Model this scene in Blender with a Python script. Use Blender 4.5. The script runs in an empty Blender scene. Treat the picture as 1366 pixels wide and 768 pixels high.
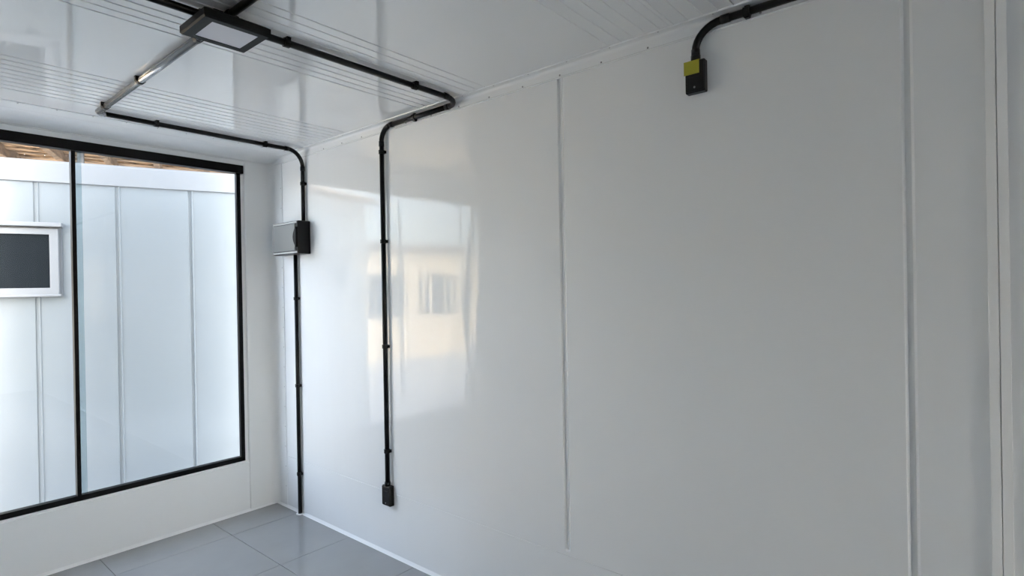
import bpy, math, random
from mathutils import Vector, Matrix
random.seed(7)
S = bpy.context.scene
COL = S.collection

# ------------------------------------------------------------------ camera
FPX, YAW, PITCH, ROLL = 751.08, math.radians(49.8503), math.radians(-0.17528), math.radians(-1.00033)
f0 = Vector((math.sin(YAW), math.cos(YAW), 0)); r0 = Vector((math.cos(YAW), -math.sin(YAW), 0)); u0 = Vector((0, 0, 1))
fw = f0 * math.cos(PITCH) + u0 * math.sin(PITCH)
up = u0 * math.cos(PITCH) - f0 * math.sin(PITCH)
cr = r0 * math.cos(ROLL) + up * math.sin(ROLL)
cu = up * math.cos(ROLL) - r0 * math.sin(ROLL)
cam_d = bpy.data.cameras.new('camera'); cam = bpy.data.objects.new('camera', cam_d); COL.objects.link(cam)
m3 = Matrix((cr, cu, -fw)).transposed()
cam.matrix_world = Matrix.Translation((0, 0, 1.58)) @ m3.to_4x4()
cam_d.sensor_width = 36.0; cam_d.lens = FPX / 1366 * 36; cam_d.clip_start = 0.02
S.camera = cam

# ------------------------------------------------------------------ sky, sun, exposure
w = bpy.data.worlds.new('sky'); S.world = w; w.use_nodes = True
nt = w.node_tree; bg = nt.nodes['Background']
sky = nt.nodes.new('ShaderNodeTexSky'); sky.sky_type = 'NISHITA'; sky.sun_disc = False
sky.sun_elevation = math.radians(34); sky.sun_rotation = math.radians(200); sky.dust_density = 3.0
hs = nt.nodes.new('ShaderNodeHueSaturation'); hs.inputs['Saturation'].default_value = 0.6
nt.links.new(sky.outputs[0], hs.inputs['Color']); nt.links.new(hs.outputs[0], bg.inputs[0])
bg.inputs[1].default_value = 1.45
SUN_DIR = Vector((0.40, 0.90, -0.105))
sd = bpy.data.lights.new('sun', 'SUN'); sd.energy = 5; sd.angle = math.radians(1.0); sd.color = (1.0, 0.86, 0.66)
so = bpy.data.objects.new('sun', sd); COL.objects.link(so)
so.rotation_euler = SUN_DIR.to_track_quat('-Z', 'Y').to_euler(); so.location = (-6, -8, 5)
S.view_settings.view_transform = 'Standard'; S.view_settings.look = 'None'
S.view_settings.gamma = 1; S.view_settings.use_curve_mapping = False
S.view_settings.exposure = 0.75

# ------------------------------------------------------------------ materials
def mat(name, col, rough=0.5, metal=0.0, ior=1.5, noise=None, bump=None, var=0.0, coat=0.0):
    """noise = (scale, stretch xyz) for colour variation; bump = (scale xyz, strength, distance)"""
    m = bpy.data.materials.new(name); m.use_nodes = True
    t = m.node_tree; b = t.nodes['Principled BSDF']
    b.inputs['Base Color'].default_value = (*col, 1); b.inputs['Roughness'].default_value = rough
    b.inputs['Metallic'].default_value = metal; b.inputs['IOR'].default_value = ior
    b.inputs['Coat Weight'].default_value = coat
    tc = t.nodes.new('ShaderNodeTexCoord')
    if noise:
        mp = t.nodes.new('ShaderNodeMapping'); mp.inputs['Scale'].default_value = noise[1]
        n = t.nodes.new('ShaderNodeTexNoise'); n.inputs['Scale'].default_value = noise[0]; n.inputs['Detail'].default_value = 5
        rp = t.nodes.new('ShaderNodeValToRGB')
        rp.color_ramp.elements[0].color = (*[c * (1 - var) for c in col], 1); rp.color_ramp.elements[0].position = .3
        rp.color_ramp.elements[1].color = (*[min(1, c * (1 + var)) for c in col], 1); rp.color_ramp.elements[1].position = .7
        t.links.new(tc.outputs['Object'], mp.inputs[0]); t.links.new(mp.outputs[0], n.inputs[0])
        t.links.new(n.outputs[0], rp.inputs[0]); t.links.new(rp.outputs[0], b.inputs['Base Color'])
    if bump:
        prev = None
        for (sc, st, di) in bump:
            mp = t.nodes.new('ShaderNodeMapping'); mp.inputs['Scale'].default_value = sc
            n = t.nodes.new('ShaderNodeTexNoise'); n.inputs['Scale'].default_value = 1.0; n.inputs['Detail'].default_value = 1.5
            bp = t.nodes.new('ShaderNodeBump'); bp.inputs['Strength'].default_value = st; bp.inputs['Distance'].default_value = di
            t.links.new(tc.outputs['Object'], mp.inputs[0]); t.links.new(mp.outputs[0], n.inputs[0])
            t.links.new(n.outputs[0], bp.inputs['Height'])
            if prev: t.links.new(prev.outputs[0], bp.inputs['Normal'])
            prev = bp
        t.links.new(prev.outputs[0], b.inputs['Normal'])
    return m

WALLP = mat('white_steel_panel', (.84, .855, .855), .07, ior=1.33,
            bump=[((1, 5, 1.0), .6, .0055), ((1, 17, 2.2), .5, .0017)])
WALLE = mat('white_steel_jamb', (.86, .875, .875), .25, ior=1.5, bump=[((6, 1, 6), .3, .002)])
CEILM = mat('white_steel_ceiling', (.86, .875, .875), .045, ior=1.7, bump=[((3, 2, 1), .4, .0016), ((14, 9, 1), .25, .00025)])
TRIMM = mat('white_steel_trim', (.86, .875, .875), .22, ior=1.6, bump=[((3, 3, 3), .3, .002)])
SEAL = mat('white_sealant', (.86, .87, .87), .45)
TILE = mat('grey_porcelain', (.32, .325, .33), .16, ior=1.5, noise=(3.0, (1, 1, 1)), var=.05, bump=[((9, 9, 9), .15, .0006)])
GROUT = mat('dark_grout', (.10, .10, .10), .8)
BLACK = mat('black_pvc', (.0025, .0025, .003), .30, ior=1.33)
BLACKM = mat('black_aluminium', (.0015, .0015, .002), .4, ior=1.22)
STEEL = mat('silvery_conduit', (.33, .33, .33), .25, metal=1.0)
LAMPB = mat('charcoal_lamp_body', (.007, .0085, .009), .5, ior=1.28)
LAMPD = mat('white_diffuser', (.72, .72, .76), .5)
SCREW = mat('screw_metal', (.30, .30, .30), .4, metal=1.0)
SMOKE = mat('smoky_grey_door', (.17, .178, .182), .3)
GREYL = mat('pale_grey_plastic', (.42, .43, .43), .35)
TAPE = mat('yellow_tape', (.40, .38, .03), .55)
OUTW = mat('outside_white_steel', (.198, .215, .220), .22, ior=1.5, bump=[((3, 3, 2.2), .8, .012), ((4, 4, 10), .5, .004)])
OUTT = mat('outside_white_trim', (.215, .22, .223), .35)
DARKG = mat('dark_glass', (.014, .017, .019), .12, ior=1.12)
WOOD = mat('weathered_timber', (.25, .165, .095), .8, noise=(2.0, (1.5, 11, 11)), var=.8, bump=[((3, 30, 30), .6, .004)])
WOODD = mat('darker_timber', (.15, .10, .06), .8, noise=(2.0, (9, 1.5, 9)), var=.5, bump=[((30, 3, 30), .6, .004)])
GALV = mat('galvanised_steel', (.030, .034, .040), .6)
CREAM = mat('cream_render', (.66, .54, .36), .8, noise=(2.0, (1, 1, 1)), var=.08)
CONC = mat('pale_concrete', (.55, .55, .54), .85, noise=(2.0, (1, 1, 1)), var=.12)
SHELL = mat('outer_steel', (.70, .71, .72), .5)

def glass_mat(name, tint, gl):
    m = bpy.data.materials.new(name); m.use_nodes = True; t = m.node_tree
    t.nodes.remove(t.nodes['Principled BSDF']); out = t.nodes['Material Output']
    tr = t.nodes.new('ShaderNodeBsdfTransparent'); tr.inputs[0].default_value = (*tint, 1)
    g = t.nodes.new('ShaderNodeBsdfGlossy'); g.inputs['Roughness'].default_value = .01
    lw_ = t.nodes.new('ShaderNodeLayerWeight'); lw_.inputs[0].default_value = .5          # Facing = 1 - cos
    pw = t.nodes.new('ShaderNodeMath'); pw.operation = 'POWER'; pw.inputs[1].default_value = 5
    fr = t.nodes.new('ShaderNodeMath'); fr.operation = 'MULTIPLY_ADD'; fr.inputs[1].default_value = .9; fr.inputs[2].default_value = gl
    t.links.new(lw_.outputs['Facing'], pw.inputs[0]); t.links.new(pw.outputs[0], fr.inputs[0])
    mx = t.nodes.new('ShaderNodeMixShader')
    t.links.new(fr.outputs[0], mx.inputs[0]); t.links.new(tr.outputs[0], mx.inputs[1]); t.links.new(g.outputs[0], mx.inputs[2])
    t.links.new(mx.outputs[0], out.inputs[0])
    return m
GLASS = glass_mat('clear_glass', (.988, .994, .991), .010)
GEDGE = glass_mat('glass_edge_seal', (.80, .86, .88), .04)

# ------------------------------------------------------------------ mesh helpers
class MB:
    def __init__(s): s.v = []; s.f = []; s.sm = []
    def add(s, vs, fs, smooth=False):
        b = len(s.v); s.v += [tuple(p) for p in vs]
        s.f += [tuple(i + b for i in q) for q in fs]; s.sm += [smooth] * len(fs)
        return s
    def box(s, x0, x1, y0, y1, z0, z1, c=0.0):
        """box, optionally with a chamfer c on every edge"""
        if c <= 0:
            v = [(x, y, z) for z in (z0, z1) for y in (y0, y1) for x in (x0, x1)]
            return s.add(v, [(0, 2, 3, 1), (4, 5, 7, 6), (0, 1, 5, 4), (2, 6, 7, 3), (0, 4, 6, 2), (1, 3, 7, 5)])
        import bmesh
        bm = bmesh.new(); bmesh.ops.create_cube(bm, size=1)
        for v in bm.verts:
            v.co = Vector(((x0 + x1) / 2 + v.co.x * (x1 - x0), (y0 + y1) / 2 + v.co.y * (y1 - y0), (z0 + z1) / 2 + v.co.z * (z1 - z0)))
        bmesh.ops.bevel(bm, geom=list(bm.edges), offset=c, segments=2, affect='EDGES', profile=.5)
        bm.verts.index_update()
        s.add([v.co for v in bm.verts], [[q.index for q in fc.verts] for fc in bm.faces]); bm.free()
        return s
    def prism(s, prof, axis, a, b, closed=True, smooth=False):
        """extrude a 2-D profile along an axis: axis 0 -> profile (y,z); 1 -> (x,z); 2 -> (x,y)"""
        def P(p, t):
            return (t, p[0], p[1]) if axis == 0 else ((p[0], t, p[1]) if axis == 1 else (p[0], p[1], t))
        n = len(prof); v = [P(p, a) for p in prof] + [P(p, b) for p in prof]
        fs = [(i, (i + 1) % n, n + (i + 1) % n, n + i) for i in range(n if closed else n - 1)]
        s.add(v, fs, smooth)
        if closed:
            s.add([P(p, a) for p in prof], [tuple(range(n))]); s.add([P(p, b) for p in prof], [tuple(range(n - 1, -1, -1))])
        return s
    def tube(s, pts, r, n=16, caps=True):
        pts = [Vector(p) for p in pts]; rings = []
        t0 = (pts[1] - pts[0]).normalized(); ref = Vector((0, 0, 1)) if abs(t0.z) < .9 else Vector((1, 0, 0))
        a = t0.cross(ref).normalized()
        for i, p in enumerate(pts):
            t = (pts[min(i + 1, len(pts) - 1)] - pts[max(i - 1, 0)]).normalized()
            a = (a - t * a.dot(t)).normalized(); bb = t.cross(a)
            rings.append([p + (a * math.cos(k * 2 * math.pi / n) + bb * math.sin(k * 2 * math.pi / n)) * r for k in range(n)])
        v = [q for g in rings for q in g]
        fs = [(i * n + k, i * n + (k + 1) % n, (i + 1) * n + (k + 1) % n, (i + 1) * n + k) for i in range(len(pts) - 1) for k in range(n)]
        s.add(v, fs, True)
        if caps:
            s.add(rings[0], [tuple(range(n))]); s.add(rings[-1], [tuple(range(n - 1, -1, -1))])
        return s
    def dome(s, c, nrm, r, h, n=10):
        nrm = Vector(nrm); a = nrm.orthogonal().normalized(); b = nrm.cross(a); c = Vector(c); rings = []
        for (rr, hh) in ((1, 0), (.85, .6), (.5, .92)):
            rings.append([c + nrm * h * hh + (a * math.cos(k * 2 * math.pi / n) + b * math.sin(k * 2 * math.pi / n)) * r * rr for k in range(n)])
        v = [q for g in rings for q in g] + [c + nrm * h]
        fs = [(i * n + k, i * n + (k + 1) % n, (i + 1) * n + (k + 1) % n, (i + 1) * n + k) for i in range(2) for k in range(n)]
        fs += [(2 * n + k, 2 * n + (k + 1) % n, 3 * n) for k in range(n)]
        return s.add(v, fs, True)
    def build(s, name, m, parent=None):
        me = bpy.data.meshes.new(name); me.from_pydata(s.v, [], s.f); me.materials.append(m)
        me.polygons.foreach_set('use_smooth', s.sm); me.update()
        import bmesh
        bm = bmesh.new(); bm.from_mesh(me); bmesh.ops.remove_doubles(bm, verts=bm.verts, dist=1e-6)
        bmesh.ops.recalc_face_normals(bm, faces=bm.faces); bm.to_mesh(me); bm.free()
        o = bpy.data.objects.new(name, me); COL.objects.link(o)
        if parent: adopt(o, parent)
        return o

def worldloc(o):
    p = Vector(o.location)
    while o.parent: o = o.parent; p += Vector(o.location)
    return p
def adopt(o, parent):
    """parent o and keep it where it stands (parents here are translated only)"""
    o.parent = parent; o.location = Vector(o.location) - worldloc(parent)
def empty(name, loc=(0, 0, 0)):
    o = bpy.data.objects.new(name, None); COL.objects.link(o); o.location = loc; o.empty_display_size = .05
    return o
def tag(o, label, cat, group=None):
    o['label'] = label; o['category'] = cat
    if group: o['group'] = group
    return o
def struct(o, label, cat):
    o['kind'] = 'structure'; o['label'] = label; o['category'] = cat
    return o
def clone(o, loc, parent=None, name=None):
    c = o.copy(); COL.objects.link(c); c.parent = parent
    c.location = Vector(loc) - (worldloc(parent) if parent else Vector())
    return c

# ------------------------------------------------------------------ room dimensions
WX, LX, EY, RY, CZ = 2.07, -0.29, 4.07, -3.90, 2.553
SEAMS = (-2.363, -1.093, .177, 1.447, 2.717)
KZ = .372

# ---- floor: slab and tiles
floor = struct(MB().box(LX - .08, WX + .12, RY - .1, EY + .1, -.10, -.006).build('floor', GROUT), 'floor of large glossy grey porcelain tiles with thin dark joints', 'floor')
xs = [LX] + [.957 + .64 * k for k in range(-1, 2)] + [WX]
ys = [RY] + [3.755 - .628 * k for k in range(12, -1, -1)] + [EY]
g = .0016
for i in range(len(xs) - 1):
    for j in range(len(ys) - 1):
        MB().box(xs[i] + g, xs[i + 1] - g, ys[j] + g, ys[j + 1] - g, -.006, random.uniform(-.0003, .0003), .0012).build('floor_tile', TILE, floor)

# ---- right wall: backing, pressed steel panels with a groove along each joint
wall_r = struct(MB().box(WX + .045, WX + .12, RY - .1, EY + .1, -.1, 2.66).build('wall_right', SHELL), 'long white glossy steel panel wall with vertical joint grooves', 'wall')
def sstep(a, b, x):
    t = max(0, min(1, (x - a) / (b - a))); return t * t * (3 - 2 * t)
GD, GR = .008, .0155
def groove(y, z):
    d = 0
    for s in SEAMS:
        r = math.hypot(y - s, max(0, .402 - z)); d = max(d, GD * (1 - max(0, min(1, (r - .0075) / (GR - .0075)))))
    return d
offs = [0.00005, .004, .0075, .0102, .0130, .0155, .02]
zrows = [KZ, .380, .3865, .3885, .390, .392, .394, .396, .399, .402, .41, 1.2, CZ]
edges = [RY] + list(SEAMS) + [EY]
for a, b in zip(edges[:-1], edges[1:]):
    cols = ([a] if a == RY else [a + o for o in offs]) + ([b] if b == EY else [b - o for o in reversed(offs)])
    mb = MB(); nz = len(zrows); vs = []
    for y in cols:
        for z in zrows: vs.append((WX + groove(y, z), y, z))
    nf = len(vs)
    fs = [(i * nz + j, (i + 1) * nz + j, (i + 1) * nz + j + 1, i * nz + j + 1) for i in range(len(cols) - 1) for j in range(nz - 1)]
    mb.add(vs, fs)
    bx = WX + .045                                    # returned edges
    for i in (0, len(cols) - 1):
        q = [vs[i * nz + j] for j in range(nz)]
        mb.add(q + [(bx, p[1], p[2]) for p in q], [(j, j + 1, nz + j + 1, nz + j) for j in range(nz - 1)])
    for j in (0, nz - 1):
        q = [vs[i * nz + j] for i in range(len(cols))]; n = len(q)
        mb.add(q + [(bx, p[1], p[2]) for p in q], [(k, k + 1, n + k + 1, n + k) for k in range(n - 1)])
    mb.build('wall_panel', WALLP, wall_r)
mb = MB().prism([(WX + .045, 0), (WX - .0012, 0), (WX - .0012, KZ - .003), (WX, KZ - .0012), (WX + .045, KZ - .0012)], 1, RY, EY)
mb.build('kick_panel', WALLP, wall_r)

# ---- end wall with the opening
OX0, OX1, OZ0, OZ1 = -.12, 1.862, .352, 2.478
wall_e = struct(MB().box(OX1, WX + .04, EY, EY + .09, 0, CZ).box(LX - .05, OX0, EY, EY + .09, 0, CZ)
                .box(OX0, OX1, EY, EY + .09, OZ1, CZ).build('wall_end', WALLE), 'white end wall framing the big black glazed opening', 'wall')
MB().box(OX0, OX1, EY, EY + .09, 0, OZ0, .003).build('sill_panel', WALLE, wall_e)
wall_l = struct(MB().box(LX - .08, LX, RY - .1, EY + .1, -.1, 2.66).build('wall_left', WALLE), 'plain white left wall beside the camera', 'wall')
BZ0, BZ1, BX0, BX1 = 1.05, 2.25, .32, 1.42  # opening added in the unseen back wall to fill the room with daylight
wall_b = struct(MB().box(LX - .05, WX + .04, RY - .1, RY, -.1, BZ0).box(LX - .05, WX + .04, RY - .1, RY, BZ1, 2.66)
                .box(LX - .05, BX0, RY - .1, RY, BZ0, BZ1).box(BX1, WX + .04, RY - .1, RY, BZ0, BZ1).build('wall_back', WALLE), 'white wall far behind the camera with a glazed opening added for fill daylight', 'wall')

# ---- ceiling with its ribbed bands
ceil = struct(MB().box(LX - .08, WX + .12, RY - .1, EY + .1, CZ + .04, CZ + .11).build('ceiling', SHELL), 'glossy white steel ceiling with bands of thin ribs', 'ceiling')
cuts = [RY] + [2.115 - 1.21 * k for k in (4, 3, 2, 1, 0, -1)] + [EY]
for a, b in zip(cuts[:-1], cuts[1:]):
    MB().box(LX, WX + .04, a + .0006, b - .0006, CZ, CZ + .042).build('ceiling_panel', CEILM, ceil)
rib0 = None
bands = [3.033 + .0604 * k for k in range(9)] + [1.857 + .0535 * k for k in range(10)] + [1.166 - .0552 * k for k in range(10)] + [-.044 - .0552 * k for k in range(10)]
for y in bands:
    if rib0 is None:
        rib0 = MB().prism([(-.0035, 0.0004), (-.0016, -.0024), (.0016, -.0024), (.0035, 0.0004)], 0, LX, WX).build('ceiling_rib', CEILM)
        rib0.location = (0, y, CZ); adopt(rib0, ceil)
    else:
        clone(rib0, (0, y, CZ), ceil)

# ---- trims
def arc(cx, cz, r, a0, a1, n=8):
    return [(cx + r * math.cos(math.radians(a0 + (a1 - a0) * k / n)), cz + r * math.sin(math.radians(a0 + (a1 - a0) * k / n))) for k in range(n + 1)]
def strip(prof, axis, a, b, name, m):
    return MB().prism(prof, axis, a, b, True).build(name, m)
# right wall / ceiling angle trim
T = .0032
p = [(WX, CZ - .0505), (WX - .0045, CZ - .0505), (WX - .0062, CZ - .049), (WX - .0062, CZ - .046), (WX - T, CZ - .0435), (WX - T, CZ - .016)] + arc(WX - T - .013, CZ - T - .013, .013, 0, 90, 5)[0:] + [(2.031, CZ - T), (2.028, CZ - .0055), (2.0245, CZ - .0055), (2.023, CZ)]
trim_r = struct(strip(p + [(WX, CZ)], 1, RY, EY, 'trim_1', TRIMM), 'white angle trim with small screws along the ceiling above the long wall', 'trim')
# end wall / ceiling cove
p = [(3.722, CZ), (3.723, CZ - T), (3.84, CZ - T - .001)] + [(3.84 + .215 * (k / 8), CZ - .003 - .032 * (k / 8) ** 2.2) for k in range(1, 9)] + [(EY - .004, CZ - .0375), (EY - .008, CZ - .0385), (EY - .008, CZ - .043), (EY, CZ - .044), (EY, CZ)]
trim_e = struct(strip(p, 0, LX, WX - .004, 'trim_2', TRIMM), 'broad white cove trim with small screws between the ceiling and the end wall', 'trim')
# vertical corner cove
r = .05
T = .0042
p = [(WX, 3.922), (WX - T, 3.924)] + arc(WX - T - r, EY - T - r, r, 0, 90, 10) + [(1.866, EY - T), (1.864, EY), (WX, EY)]
trim_c = struct(strip(p, 2, 0, CZ, 'trim_3', WALLP), 'white vertical corner cove with a dotted screw edge beside the distribution box', 'trim')
# joint profile near the right edge of the photo
TRIMJ = mat('pale_joint_strip', (.93, .93, .91), .4)
jm = MB().box(WX - .009, WX + .002, -.0245, -.002, 0, 2.386, .001).build('trim_4', TRIMJ)
trim_j = struct(jm, 'white twin joint strip running up the long wall near the right edge', 'trim')
MB().box(WX - .009, WX + .002, -.049, -.0265, 0, 2.39, .001).build('joint_strip', TRIMJ, trim_j)
MB().box(WX - .009, WX + .002, -.021, .001, 2.387, CZ - .05, .001).build('joint_strip', TRIMJ, trim_j)
MB().box(WX - .009, WX + .002, -.047, -.023, 2.391, CZ - .05, .001).build('joint_strip', TRIMJ, trim_j)
MB().box(WX - .013, WX + .002, .003, .017, 2.37, CZ - .05, .002).build('small_bracket', TRIMJ, trim_j)

sc_proto = {}
def screws(parent, pts, nrm, r=.0042, m=SCREW):
    key = (tuple(nrm), r, m.name)
    for q in pts:
        if key not in sc_proto:
            o = MB().dome((0, 0, 0), nrm, r, r * .6).build('screw', m); sc_proto[key] = o
            o.location = q; adopt(o, parent)
        else: clone(sc_proto[key], q, parent)
screws(trim_r, [(WX - T, 3.36 - .213 * k, CZ - .038) for k in range(15)], (-1, 0, 0))
screws(trim_r, [(2.032, 3.30 - .213 * k, CZ - T) for k in range(15)], (0, 0, -1), .003)
screws(trim_e, [(.42 + .157 * k, 3.734, CZ - T) for k in range(11)], (0, 0, -1), .0035, SCREW)
screws(trim_c, [(WX - T, 3.936, .15 + .145 * k) for k in range(16)], (-1, 0, 0), .0032)

# sealant beads where walls meet the floor
q = [(0, 0), (0, .016), (-.004, .011), (-.010, .004), (-.015, 0)]
bead = struct(strip([(WX - .0012 + a, b) for a, b in q], 1, RY, EY, 'baseboard_right', SEAL), 'thin white sealant bead where the long wall meets the tiles', 'baseboard')
bead = struct(strip([(EY + a, b) for a, b in q], 0, LX, WX, 'baseboard_end', SEAL), 'thin white sealant bead where the end wall meets the tiles', 'baseboard')

# ---- glazed opening (black frame)
win = empty('window_1', (.87, EY + .03, OZ0)); struct(win, 'wide floor-to-ceiling window of clear sheets in thin black rails', 'window')
FY0, FY1 = EY + .012, EY + .055
MB().box(OX0, OX1 - .006, EY - .004, FY1, 2.420, OZ1 + .0, .002).build('top_rail', BLACKM, win)
MB().box(OX0, OX1 - .028, FY0, FY1, OZ0 + .012, OZ0 + .044, .002).build('bottom_rail', BLACKM, win)
MB().box(1.812, OX1 - .022, FY0, FY0 + .03, OZ0 + .012, 2.43, .002).build('side_rail', BLACKM, win)
MB().box(OX0, OX0 + .04, FY0, FY1, OZ0 + .012, 2.43, .002).build('side_rail', BLACKM, win)
MB().box(.863, .884, FY0, FY1, OZ0 + .03, 2.43, .002).build('mullion', BLACKM, win)
MB().box(OX0 + .03, .87, FY0 + .008, FY0 + .016, OZ0 + .04, 2.43).build('glass_pane', GLASS, win)
MB().box(.87, 1.812, FY0 + .026, FY0 + .034, OZ0 + .04, 2.43).build('glass_pane', GLASS, win)
o = MB().box(.884, .914, FY0 + .008, FY0 + .016, OZ0 + .044, 2.42).build('glass_edge', GEDGE, win)
o['label'] = 'pale overlapping edge of a clear sheet beside the thin black mullion'
MB().box(OX0, OX1, FY0 - .006, EY + .09, OZ0 - .004, OZ0 + .012, .002).build('sill_strip', SEAL, win)
o = MB().box(OX1 - .022, OX1, FY0 + .002, FY1, OZ0, 2.43).build('reveal_strip', SEAL, win)

# glazed opening added at the unseen far end to bring in fill daylight
win2 = empty('fill_opening', (.89, RY - .05, BZ0)); struct(win2, 'black framed glazed opening added behind the camera for fill daylight', 'window')
bx0, bx1 = BX0, BX1
for (x0, x1, z0, z1) in ((bx0, bx1, BZ0, BZ0 + .04), (bx0, bx1, BZ1 - .05, BZ1), (bx0, bx0 + .03, BZ0, BZ1), (bx1 - .03, bx1, BZ0, BZ1), (0.86, 0.88, BZ0, BZ1)):
    MB().box(x0, x1, RY - .07, RY - .03, z0, z1).build('rail', BLACKM, win2)
MB().box(bx0, 0.87, RY - .054, RY - .046, BZ0 + .03, BZ1 - .03).build('glass_pane', GLASS, win2)
MB().box(0.87, bx1, RY - .054, RY - .046, BZ0 + .03, BZ1 - .03).build('glass_pane', GLASS, win2)

# ------------------------------------------------------------------ electrical conduits
PR = .0134
def bend(p0, corner, p1, n=9):
    """arc from p0 to p1 that turns at the corner"""
    p0, c, p1 = Vector(p0), Vector(corner), Vector(p1)
    o = p0 + p1 - c
    return [o + (p0 - o) * math.cos(t) + (p1 - o) * math.sin(t) for t in [math.pi / 2 * k / (n - 1) for k in range(n)]]
def clamp(axis, nrm, at, parent, m=BLACK):
    """saddle clip: ring around the pipe, two side lugs and a foot on the surface"""
    ax, nr = Vector(axis), Vector(nrm); sd_ = ax.cross(nr).normalized()
    mb = MB(); n = 18; R0, R1, h = PR - .0002, PR + .0042, .011
    ring = []
    for sgn in (-1, 1):
        for R in (R0, R1):
            ring.append([(sd_ * math.cos(2 * math.pi * k / n) + nr * math.sin(2 * math.pi * k / n)) * R + ax * h * sgn for k in range(n)])
    a, b, c, d = ring                                           # inner-, outer-, inner+, outer+
    vs = a + b + c + d
    fs = []
    for k in range(n):
        k2 = (k + 1) % n
        fs += [(n + k, n + k2, 3 * n + k2, 3 * n + k), (k, k2, n + k2, n + k), (2 * n + k, 2 * n + k2, 3 * n + k2, 3 * n + k)]
    mb.add(vs, fs)
    def obox(u0, u1, w0, w1, hh):
        v = [sd_ * u + nr * ww + ax * e for e in (-hh, hh) for ww in (w0, w1) for u in (u0, u1)]
        mb.add(v, [(0, 2, 3, 1), (4, 5, 7, 6), (0, 1, 5, 4), (2, 6, 7, 3), (0, 4, 6, 2), (1, 3, 7, 5)])
    obox(-.0215, .0215, -.0178, -.0135, .0085)                 # foot against the surface
    obox(-.0215, -.0150, -.0140, .0035, .0075); obox(.0150, .0215, -.0140, .0035, .0075)
    o = mb.build('clamp', m); o.location = at; adopt(o, parent)
    return o
CLAMPS = {}
def add_clamps(parent, axis, nrm, pts, m=BLACK):
    for q in pts:
        k = (axis, nrm, m.name)
        if k in CLAMPS: clone(CLAMPS[k], q, parent)
        else: CLAMPS[k] = clamp(axis, nrm, q, parent, m)
PZ = CZ - .0182; PX = WX - .0182
UP, OUT = (0, 0, -1), (-1, 0, 0)
def pipe(parent, a, b, m=BLACK, rr=PR): return MB().tube([a, b], rr).build('pipe', m, parent)
def elbow(parent, p0, c, p1, m=BLACK, sleeve=True, rr=PR):
    pts = bend(p0, c, p1); o = MB().tube(pts, rr + .0003).build('elbow', m, parent)
    if sleeve:
        for (e, q) in ((p0, c), (p1, c)):
            e, q = Vector(e), Vector(q); d = (e - q).normalized()
            MB().tube([e - d * .004, e + d * .026], PR + .0022).build('sleeve', m, o)
    return o

# main conduit: across the ceiling, along the wall-ceiling corner, then down to the low socket
MY = 2.058; BY = 2.718; RZ = CZ - .026
cB = empty('ceiling_conduit', (1.4, MY, PZ)); tag(cB, 'long black conduit crossing the ceiling past the floodlight and dropping to the low wall socket', 'conduit')
pipe(cB, (LX, MY, PZ), (WX - .105, MY, PZ))
elbow(cB, (WX - .105, MY, PZ), (PX, MY, RZ), (PX, MY + .085, RZ))
pipe(cB, (PX, MY + .085, RZ), (PX, BY - .085, RZ))
elbow(cB, (PX, BY - .085, RZ), (PX, BY, RZ), (PX, BY, RZ - .085))
pipe(cB, (PX, BY, RZ - .085), (PX, BY, .425))
add_clamps(cB, (1, 0, 0), UP, [(x, MY, PZ) for x in (.60, 1.114, 1.752)])
add_clamps(cB, (0, 1, 0), OUT, [(PX, 2.42, RZ)])
add_clamps(cB, (0, 0, 1), OUT, [(PX, BY, z) for z in (2.383, 1.857, 1.238, .621)])

# branch conduit in silvery pipe, towards the window
SX = .872; SR = .0152
cS = empty('branch_conduit', (SX, 2.9, PZ)); tag(cS, 'silvery conduit on the ceiling running from the floodlight towards the window', 'conduit')
pipe(cS, (SX, MY + .082, PZ), (SX, 3.545, PZ), STEEL, SR)
elbow(cS, (SX, 3.545, PZ), (SX, 3.582, PZ), (SX + .037, 3.582, PZ), STEEL, False, SR)
add_clamps(cS, (0, 1, 0), UP, [(SX, y, PZ) for y in (2.262, 2.907, 3.43)])
# black conduit that carries on to the distribution box
AY = 3.606; A2 = 3.722
cA = empty('box_feed_conduit', (1.5, 3.582, PZ)); tag(cA, 'black conduit along the ceiling over the window, bending down into the distribution box', 'conduit')
pipe(cA, (SX + .034, 3.582, PZ), (WX - .125, AY - .006, PZ))
elbow(cA, (WX - .125, AY - .006, PZ), (PX, AY, PZ), (PX, AY, PZ - .107))
pipe(cA, (PX, AY, PZ - .107), (PX, AY, 2.045))
add_clamps(cA, (1, 0, 0), UP, [(1.153, 3.588, PZ), (1.785, 3.597, PZ)])
add_clamps(cA, (0, 0, 1), OUT, [(PX, AY, 2.313)])
cF = empty('floor_conduit', (PX, A2, 0)); tag(cF, 'black conduit dropping straight from the distribution box to the floor tiles', 'conduit')
pipe(cF, (PX, A2, .0), (PX, A2, 1.83))
add_clamps(cF, (0, 0, 1), OUT, [(PX, A2, z) for z in (1.52, .907, .285)])
MB().tube([(PX, A2, .001), (PX, A2, .007)], .027, 20).build('sealant_ring', SEAL, cF)
# conduit towards the camera
cC = empty('rear_conduit', (SX + .01, 1.0, PZ)); tag(cC, 'black conduit leaving the floodlight junction towards the top edge of the photo', 'conduit')
pipe(cC, (SX + .0, RY, PZ), (SX + .0, MY - .082, PZ))
add_clamps(cC, (0, 1, 0), UP, [(SX, .9, PZ)])
# conduit to the upper socket
DY = .818
cD = empty('upper_socket_conduit', (PX, .5, RZ)); tag(cD, 'short black conduit bending off the ceiling trim down to the yellow-taped socket', 'conduit')
pipe(cD, (PX, RY, RZ), (PX, DY - .10, RZ))
elbow(cD, (PX, DY - .10, RZ), (PX, DY, RZ), (PX, DY, RZ - .085))
pipe(cD, (PX, DY, RZ - .085), (PX, DY, 2.405))
add_clamps(cD, (0, 1, 0), OUT, [(PX, .632, RZ), (PX, -.5, RZ)])

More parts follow.
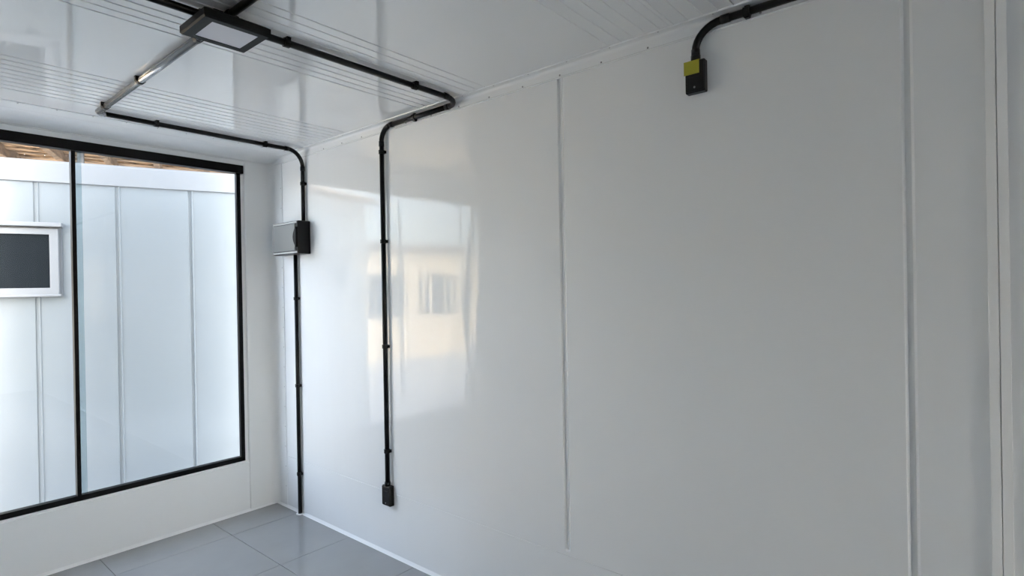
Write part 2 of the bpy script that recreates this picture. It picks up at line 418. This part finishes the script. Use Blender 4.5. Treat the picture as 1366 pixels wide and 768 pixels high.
# junction box above the lamp
jb = empty('junction_box', (SX, MY, CZ)); tag(jb, 'black conduit junction box on the ceiling where four conduits meet above the floodlight', 'junction box')
MB().box(SX - .045, SX + .045, MY - .045, MY + .045, CZ - .046, CZ, .006).build('body', BLACK, jb)
for (dx, dy) in ((1, 0), (-1, 0), (0, 1), (0, -1)):
    MB().tube([(SX + dx * .04, MY + dy * .04, PZ), (SX + dx * .075, MY + dy * .075, PZ)], PR + .004).build('spigot', BLACK, jb)
screws(jb, [(SX + .036, MY - .036, CZ - .0458)], (0, 0, -1), .004)

# LED floodlight
lx0, lx1, ly0, ly1, lz = .752, .972, 1.900, 2.103, 2.462
fl = empty('floodlight', ((lx0 + lx1) / 2, (ly0 + ly1) / 2, CZ - .05)); tag(fl, 'flat charcoal floodlight with a pale rectangular face under the ceiling conduits', 'lamp')
mb = MB(); c1, c2, h = .012, .0, .036
def rect(i, z): return [(lx0 + i, ly0 + i, z), (lx1 - i, ly0 + i, z), (lx1 - i, ly1 - i, z), (lx0 + i, ly1 - i, z)]
e = .030
inn = [(lx0 + .036, ly0 + .028), (lx1 - .030, ly0 + .028), (lx1 - .030, ly1 - .030), (lx0 + .036, ly1 - .030)]
rings = [rect(.012, lz + h), rect(.0, lz + h - .008), rect(.0, lz + .006), rect(.005, lz)] + [[(x, y, lz) for x, y in inn], [(x, y, lz + .003) for x, y in inn]]
vs = [q for rg in rings for q in rg]
fs = [(i * 4 + k, i * 4 + (k + 1) % 4, (i + 1) * 4 + (k + 1) % 4, (i + 1) * 4 + k) for i in range(len(rings) - 1) for k in range(4)] + [(0, 1, 2, 3)]
mb.add(vs, fs); mb.build('housing', LAMPB, fl)
MB().box(inn[0][0] + .0005, inn[1][0] - .0005, inn[0][1] + .0005, inn[2][1] - .0005, lz + .002, lz + .010).build('diffuser', LAMPD, fl)
for k in range(7):
    x = lx0 + .04 + k * .023
    MB().box(x, x + .004, ly0 + .03, ly1 - .03, lz + h - .002, lz + h + .009).build('cooling_fin', LAMPB, fl)
mb = MB().box(lx0 + .055, lx1 - .055, 1.99, 2.012, CZ - .050, CZ - .0458).box(lx0 + .055, lx0 + .059, 1.99, 2.012, lz + h - .002, CZ - .0458).box(lx1 - .059, lx1 - .055, 1.99, 2.012, lz + h - .002, CZ - .0458)
mb.build('mounting_bracket', LAMPB, fl)

# ------------------------------------------------------------------ sockets
def socket(name, y, z, label, h=.118, wd=.074):
    t = empty(name, (WX, y, z)); tag(t, label, 'socket')
    x1 = WX; x0 = WX - .035; hz = h / 2; hw = wd / 2
    MB().box(x0 + .004, x1, y - hw, y + hw, z - hz, z + hz, .004).build('body', BLACK, t)
    MB().box(x0, x0 + .010, y - hw + .002, y + hw - .002, z - hz + .004, z + hz - .004, .003).build('cover', BLACK, t)
    MB().tube([(PX, y, z + hz - .004), (PX, y, z + hz + .020)], PR + .004).build('spigot', BLACK, t)
    MB().box(x0 - .0025, x0 + .002, y - .019, y + .019, z - .004, z + .030, .002).build('outlet_face', BLACK, t)
    screws(t, [(x0, y, z - hz + .018)], (-1, 0, 0), .004)
    return t
socket('wall_socket', BY, .360, 'small black surface socket low on the wall at the end of the long conduit')
sD = socket('wall_socket', DY, 2.345, 'small black surface socket high on the wall with yellow tape over its top')
hz, hw, x0 = .059, .037, WX - .035
mb = MB().prism([(x0 - .0036, 2.345 + hz - .052), (x0 - .0036, 2.345 + hz - .002), (x0 + .010, 2.345 + hz + .0012), (x0 + .022, 2.345 + hz + .0012), (x0 + .022, 2.345 + hz + .0004), (x0 + .010, 2.345 + hz + .0003), (x0 - .0028, 2.345 + hz - .004), (x0 - .0028, 2.345 + hz - .052)], 1, DY - .020, DY + hw + .001)
o = mb.build('tape', TAPE, sD); o['label'] = 'strip of yellow tape'

# ------------------------------------------------------------------ distribution box
db = empty('distribution_box', (WX, 3.717, 1.937)); tag(db, 'black distribution box with a smoky grey door mounted on the wall near the window', 'electrical box')
X0 = 1.976; by0, by1, bz0, bz1 = 3.548, 3.887, 1.826, 2.052
MB().box(X0 + .006, WX, by0, by1, bz0, bz1, .006).build('body', BLACK, db)
MB().box(X0, X0 + .010, by0 + .002, by1 - .002, bz0 + .002, bz1 - .002, .003).build('front_frame', BLACK, db)
dr = MB().box(X0 - .008, X0 + .002, by0 + .030, by1 - .006, bz0 + .022, bz1 - .022, .003).build('door', SMOKE, db); dr['label'] = 'smoky grey translucent door'
o = MB().box(X0 - .003, X0 + .002, by0 + .012, by1 - .006, bz1 - .018, bz1 - .006, .001).build('label_strip', GREYL, db); o['label'] = 'pale grey strip above the door'
o = MB().box(X0 - .003, X0 + .002, by0 + .012, by1 - .006, bz0 + .006, bz0 + .018, .001).build('label_strip', GREYL, db); o['label'] = 'pale grey strip below the door'
mb = MB(); pr = []
n = 10
outer = [(by0 + .010 + .034 * math.sin(math.pi * k / n), bz0 + .045 + .136 * k / n) for k in range(n + 1)]
inner = [(by0 + .004, z) for _, z in reversed(outer)]
mb.prism(outer + inner, 0, X0 - .014, X0 + .001); mb.build('handle', BLACKM, dr)

# ------------------------------------------------------------------ outside
gnd = struct(MB().box(-14, 14, -16, 14, -.26, -.16).build('ground', CONC), 'pale concrete yard outside the window', 'ground')
# neighbouring cabin, built in its own frame: s along the wall, n towards us
TX = Vector((.936, -.352, 0)).normalized(); NX = Vector((-.352, -.936, 0)).normalized(); P0 = Vector((.765, 5.641, 0))
def L(s_, n_, z): return P0 + TX * s_ + NX * n_ + Vector((0, 0, z))
def lbox(s0, s1, n0, n1, z0, z1, mb=None, c=0.0):
    mb = mb or MB(); k = MB().box(s0, s1, n0, n1, z0, z1, c)
    return mb.add([L(*p) for p in k.v], k.f)
cab = empty('cabin', L(0, 0, -.16)); tag(cab, 'white steel panel cabin standing across the passage outside the window', 'cabin')
C0, C1 = -.90, 2.30
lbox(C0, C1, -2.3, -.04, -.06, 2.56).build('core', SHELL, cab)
seams = [.198 + .5145 * k for k in range(-8, 5)]
wz0, wz1, ws0, ws1 = 1.575, 2.085, -.46, .342
ed = [C0] + [s_ for s_ in seams if C0 < s_ < C1] + [C1]
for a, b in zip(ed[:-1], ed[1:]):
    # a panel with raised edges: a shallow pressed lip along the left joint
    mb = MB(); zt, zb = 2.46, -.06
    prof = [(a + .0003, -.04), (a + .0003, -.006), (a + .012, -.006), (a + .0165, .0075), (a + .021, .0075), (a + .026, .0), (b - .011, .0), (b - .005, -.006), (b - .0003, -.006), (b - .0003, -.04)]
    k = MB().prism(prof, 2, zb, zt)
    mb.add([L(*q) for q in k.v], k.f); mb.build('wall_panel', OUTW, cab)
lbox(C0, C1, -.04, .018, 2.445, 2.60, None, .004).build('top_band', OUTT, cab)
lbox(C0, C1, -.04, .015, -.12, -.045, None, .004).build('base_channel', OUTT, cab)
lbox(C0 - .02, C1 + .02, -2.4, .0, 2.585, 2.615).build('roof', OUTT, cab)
wf = MB()
for (s0, s1, z0, z1) in ((ws0, ws1, wz1 - .046, wz1), (ws0, ws1, wz0, wz0 + .055), (ws0, ws0 + .055, wz0 + .05, wz1 - .04), (ws1 - .055, ws1, wz0 + .05, wz1 - .04)):
    lbox(s0, s1, .0, .045, z0, z1, wf, .003)
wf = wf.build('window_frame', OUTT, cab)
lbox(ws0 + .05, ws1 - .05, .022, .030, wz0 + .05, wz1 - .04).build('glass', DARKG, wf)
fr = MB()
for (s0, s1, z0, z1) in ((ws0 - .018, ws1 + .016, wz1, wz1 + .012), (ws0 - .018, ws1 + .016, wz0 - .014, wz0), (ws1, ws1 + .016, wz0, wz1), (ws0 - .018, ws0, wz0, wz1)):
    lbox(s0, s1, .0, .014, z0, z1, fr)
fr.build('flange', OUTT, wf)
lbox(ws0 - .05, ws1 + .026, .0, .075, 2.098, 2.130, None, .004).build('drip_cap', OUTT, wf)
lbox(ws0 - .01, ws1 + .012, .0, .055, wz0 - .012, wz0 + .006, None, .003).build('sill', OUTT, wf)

# unseen blocks added to shape sun and skylight, and a cream one for reflections
uc = struct(MB().box(LX - .08, WX + .12, RY - .1, EY + .09, 2.66, 5.25).build('skylight_blocker', SHELL), 'unseen white box added above the room to cut skylight on the cabin', 'wall')  # storey added out of view to cut the skylight falling on the cabin
lw = tag(MB().box(-4.2, -.55, EY + .10, EY + .24, -.2, 1.05, .01).build('low_sun_blocker', CONC), 'unseen low pale wall added to shade the lower part of the sun patch outside', 'wall')  # added out of view; shades the foot of the cabin's sun patch
bd = empty('rear_sun_blocker', (-2.2, -8.0, -.2)); tag(bd, 'unseen tall pale block added behind the camera to keep sun out of the rear opening', 'building')  # added out of view so direct sun stays out of the rear opening
MB().box(-3.5, -.9, -12.0, -4.1, -.2, 5.2).build('wall', SHELL, bd)
MB().box(-3.6, -.8, -12.1, -4.0, 5.2, 5.35).build('roof', GALV, bd)
hz_ = empty('cream_reflector', (-3.2, 11.5, -.2)); tag(hz_, 'unseen cream building added beyond the cabin to give warm reflections', 'building')  # added out of view for cream reflections and warmer light on the long wall
MB().box(-7.0, .6, 11.0, 14.0, -.2, 2.5).build('wall', CREAM, hz_)
MB().box(-7.2, .7, 10.7, 14.1, 2.5, 2.65).build('roof', WOODD, hz_)
for x in (-6.0, -4.2, -2.7):
    MB().box(x - .45, x + .45, 10.96, 11.02, .9, 1.9).build('window', DARKG, hz_)

# timber shed roof beyond the cabin
shed = empty('shed_roof', L(0, -3.0, 0)); tag(shed, 'rough brown timber roof underside showing above the white cabin', 'roof')
N0 = -2.15
def rz(nn): return 3.32 + .05 * (N0 - nn)
for k in range(34):
    n1 = N0 - k * .152; n0 = n1 - .146; z = rz(n1) + random.uniform(-.045, .045)
    s0 = -5.0; 
    for (a, b) in ((-5.0, -.6 + random.uniform(-.5, .5)), (None, 4.8)):
        if a is None: a = prev + .006
        prev = b
        k2 = MB().box(a, b, n0, n1, z, z + .028)
        MB().add([L(*q) for q in k2.v], k2.f).build('roof_board', WOOD, shed)
for k in range(15):
    s_ = -3.3 + k * .52 + random.uniform(-.04, .04)
    mb = MB(); a, b = L(s_, N0 + .05, rz(N0) - .075), L(s_ + random.uniform(-.05, .05), N0 - 5.2, rz(N0 - 5.2) - .075)
    d = (b - a).normalized(); side = d.cross(Vector((0, 0, 1))).normalized() * .035; upv = Vector((0, 0, .068))
    vs = [q + sg * side + sv * upv for q in (a, b) for sv in (-1, 1) for sg in (-1, 1)]
    mb.add(vs, [(0, 2, 3, 1), (4, 5, 7, 6), (0, 1, 5, 4), (2, 6, 7, 3), (0, 4, 6, 2), (1, 3, 7, 5)])
    mb.build('rafter', WOODD, shed)
for nn in (N0 - 1.3, N0 - 3.0):
    lbox(-5, 4.8, nn - .05, nn + .05, rz(nn) - .25, rz(nn) - .14).build('purlin', WOODD, shed)
for s_ in (-3.0, .14, 3.2):
    lbox(s_ - .03, s_ + .03, N0 - .33, N0 - .27, -.2, rz(N0 - .3) - .0).build('post', GALV, shed)
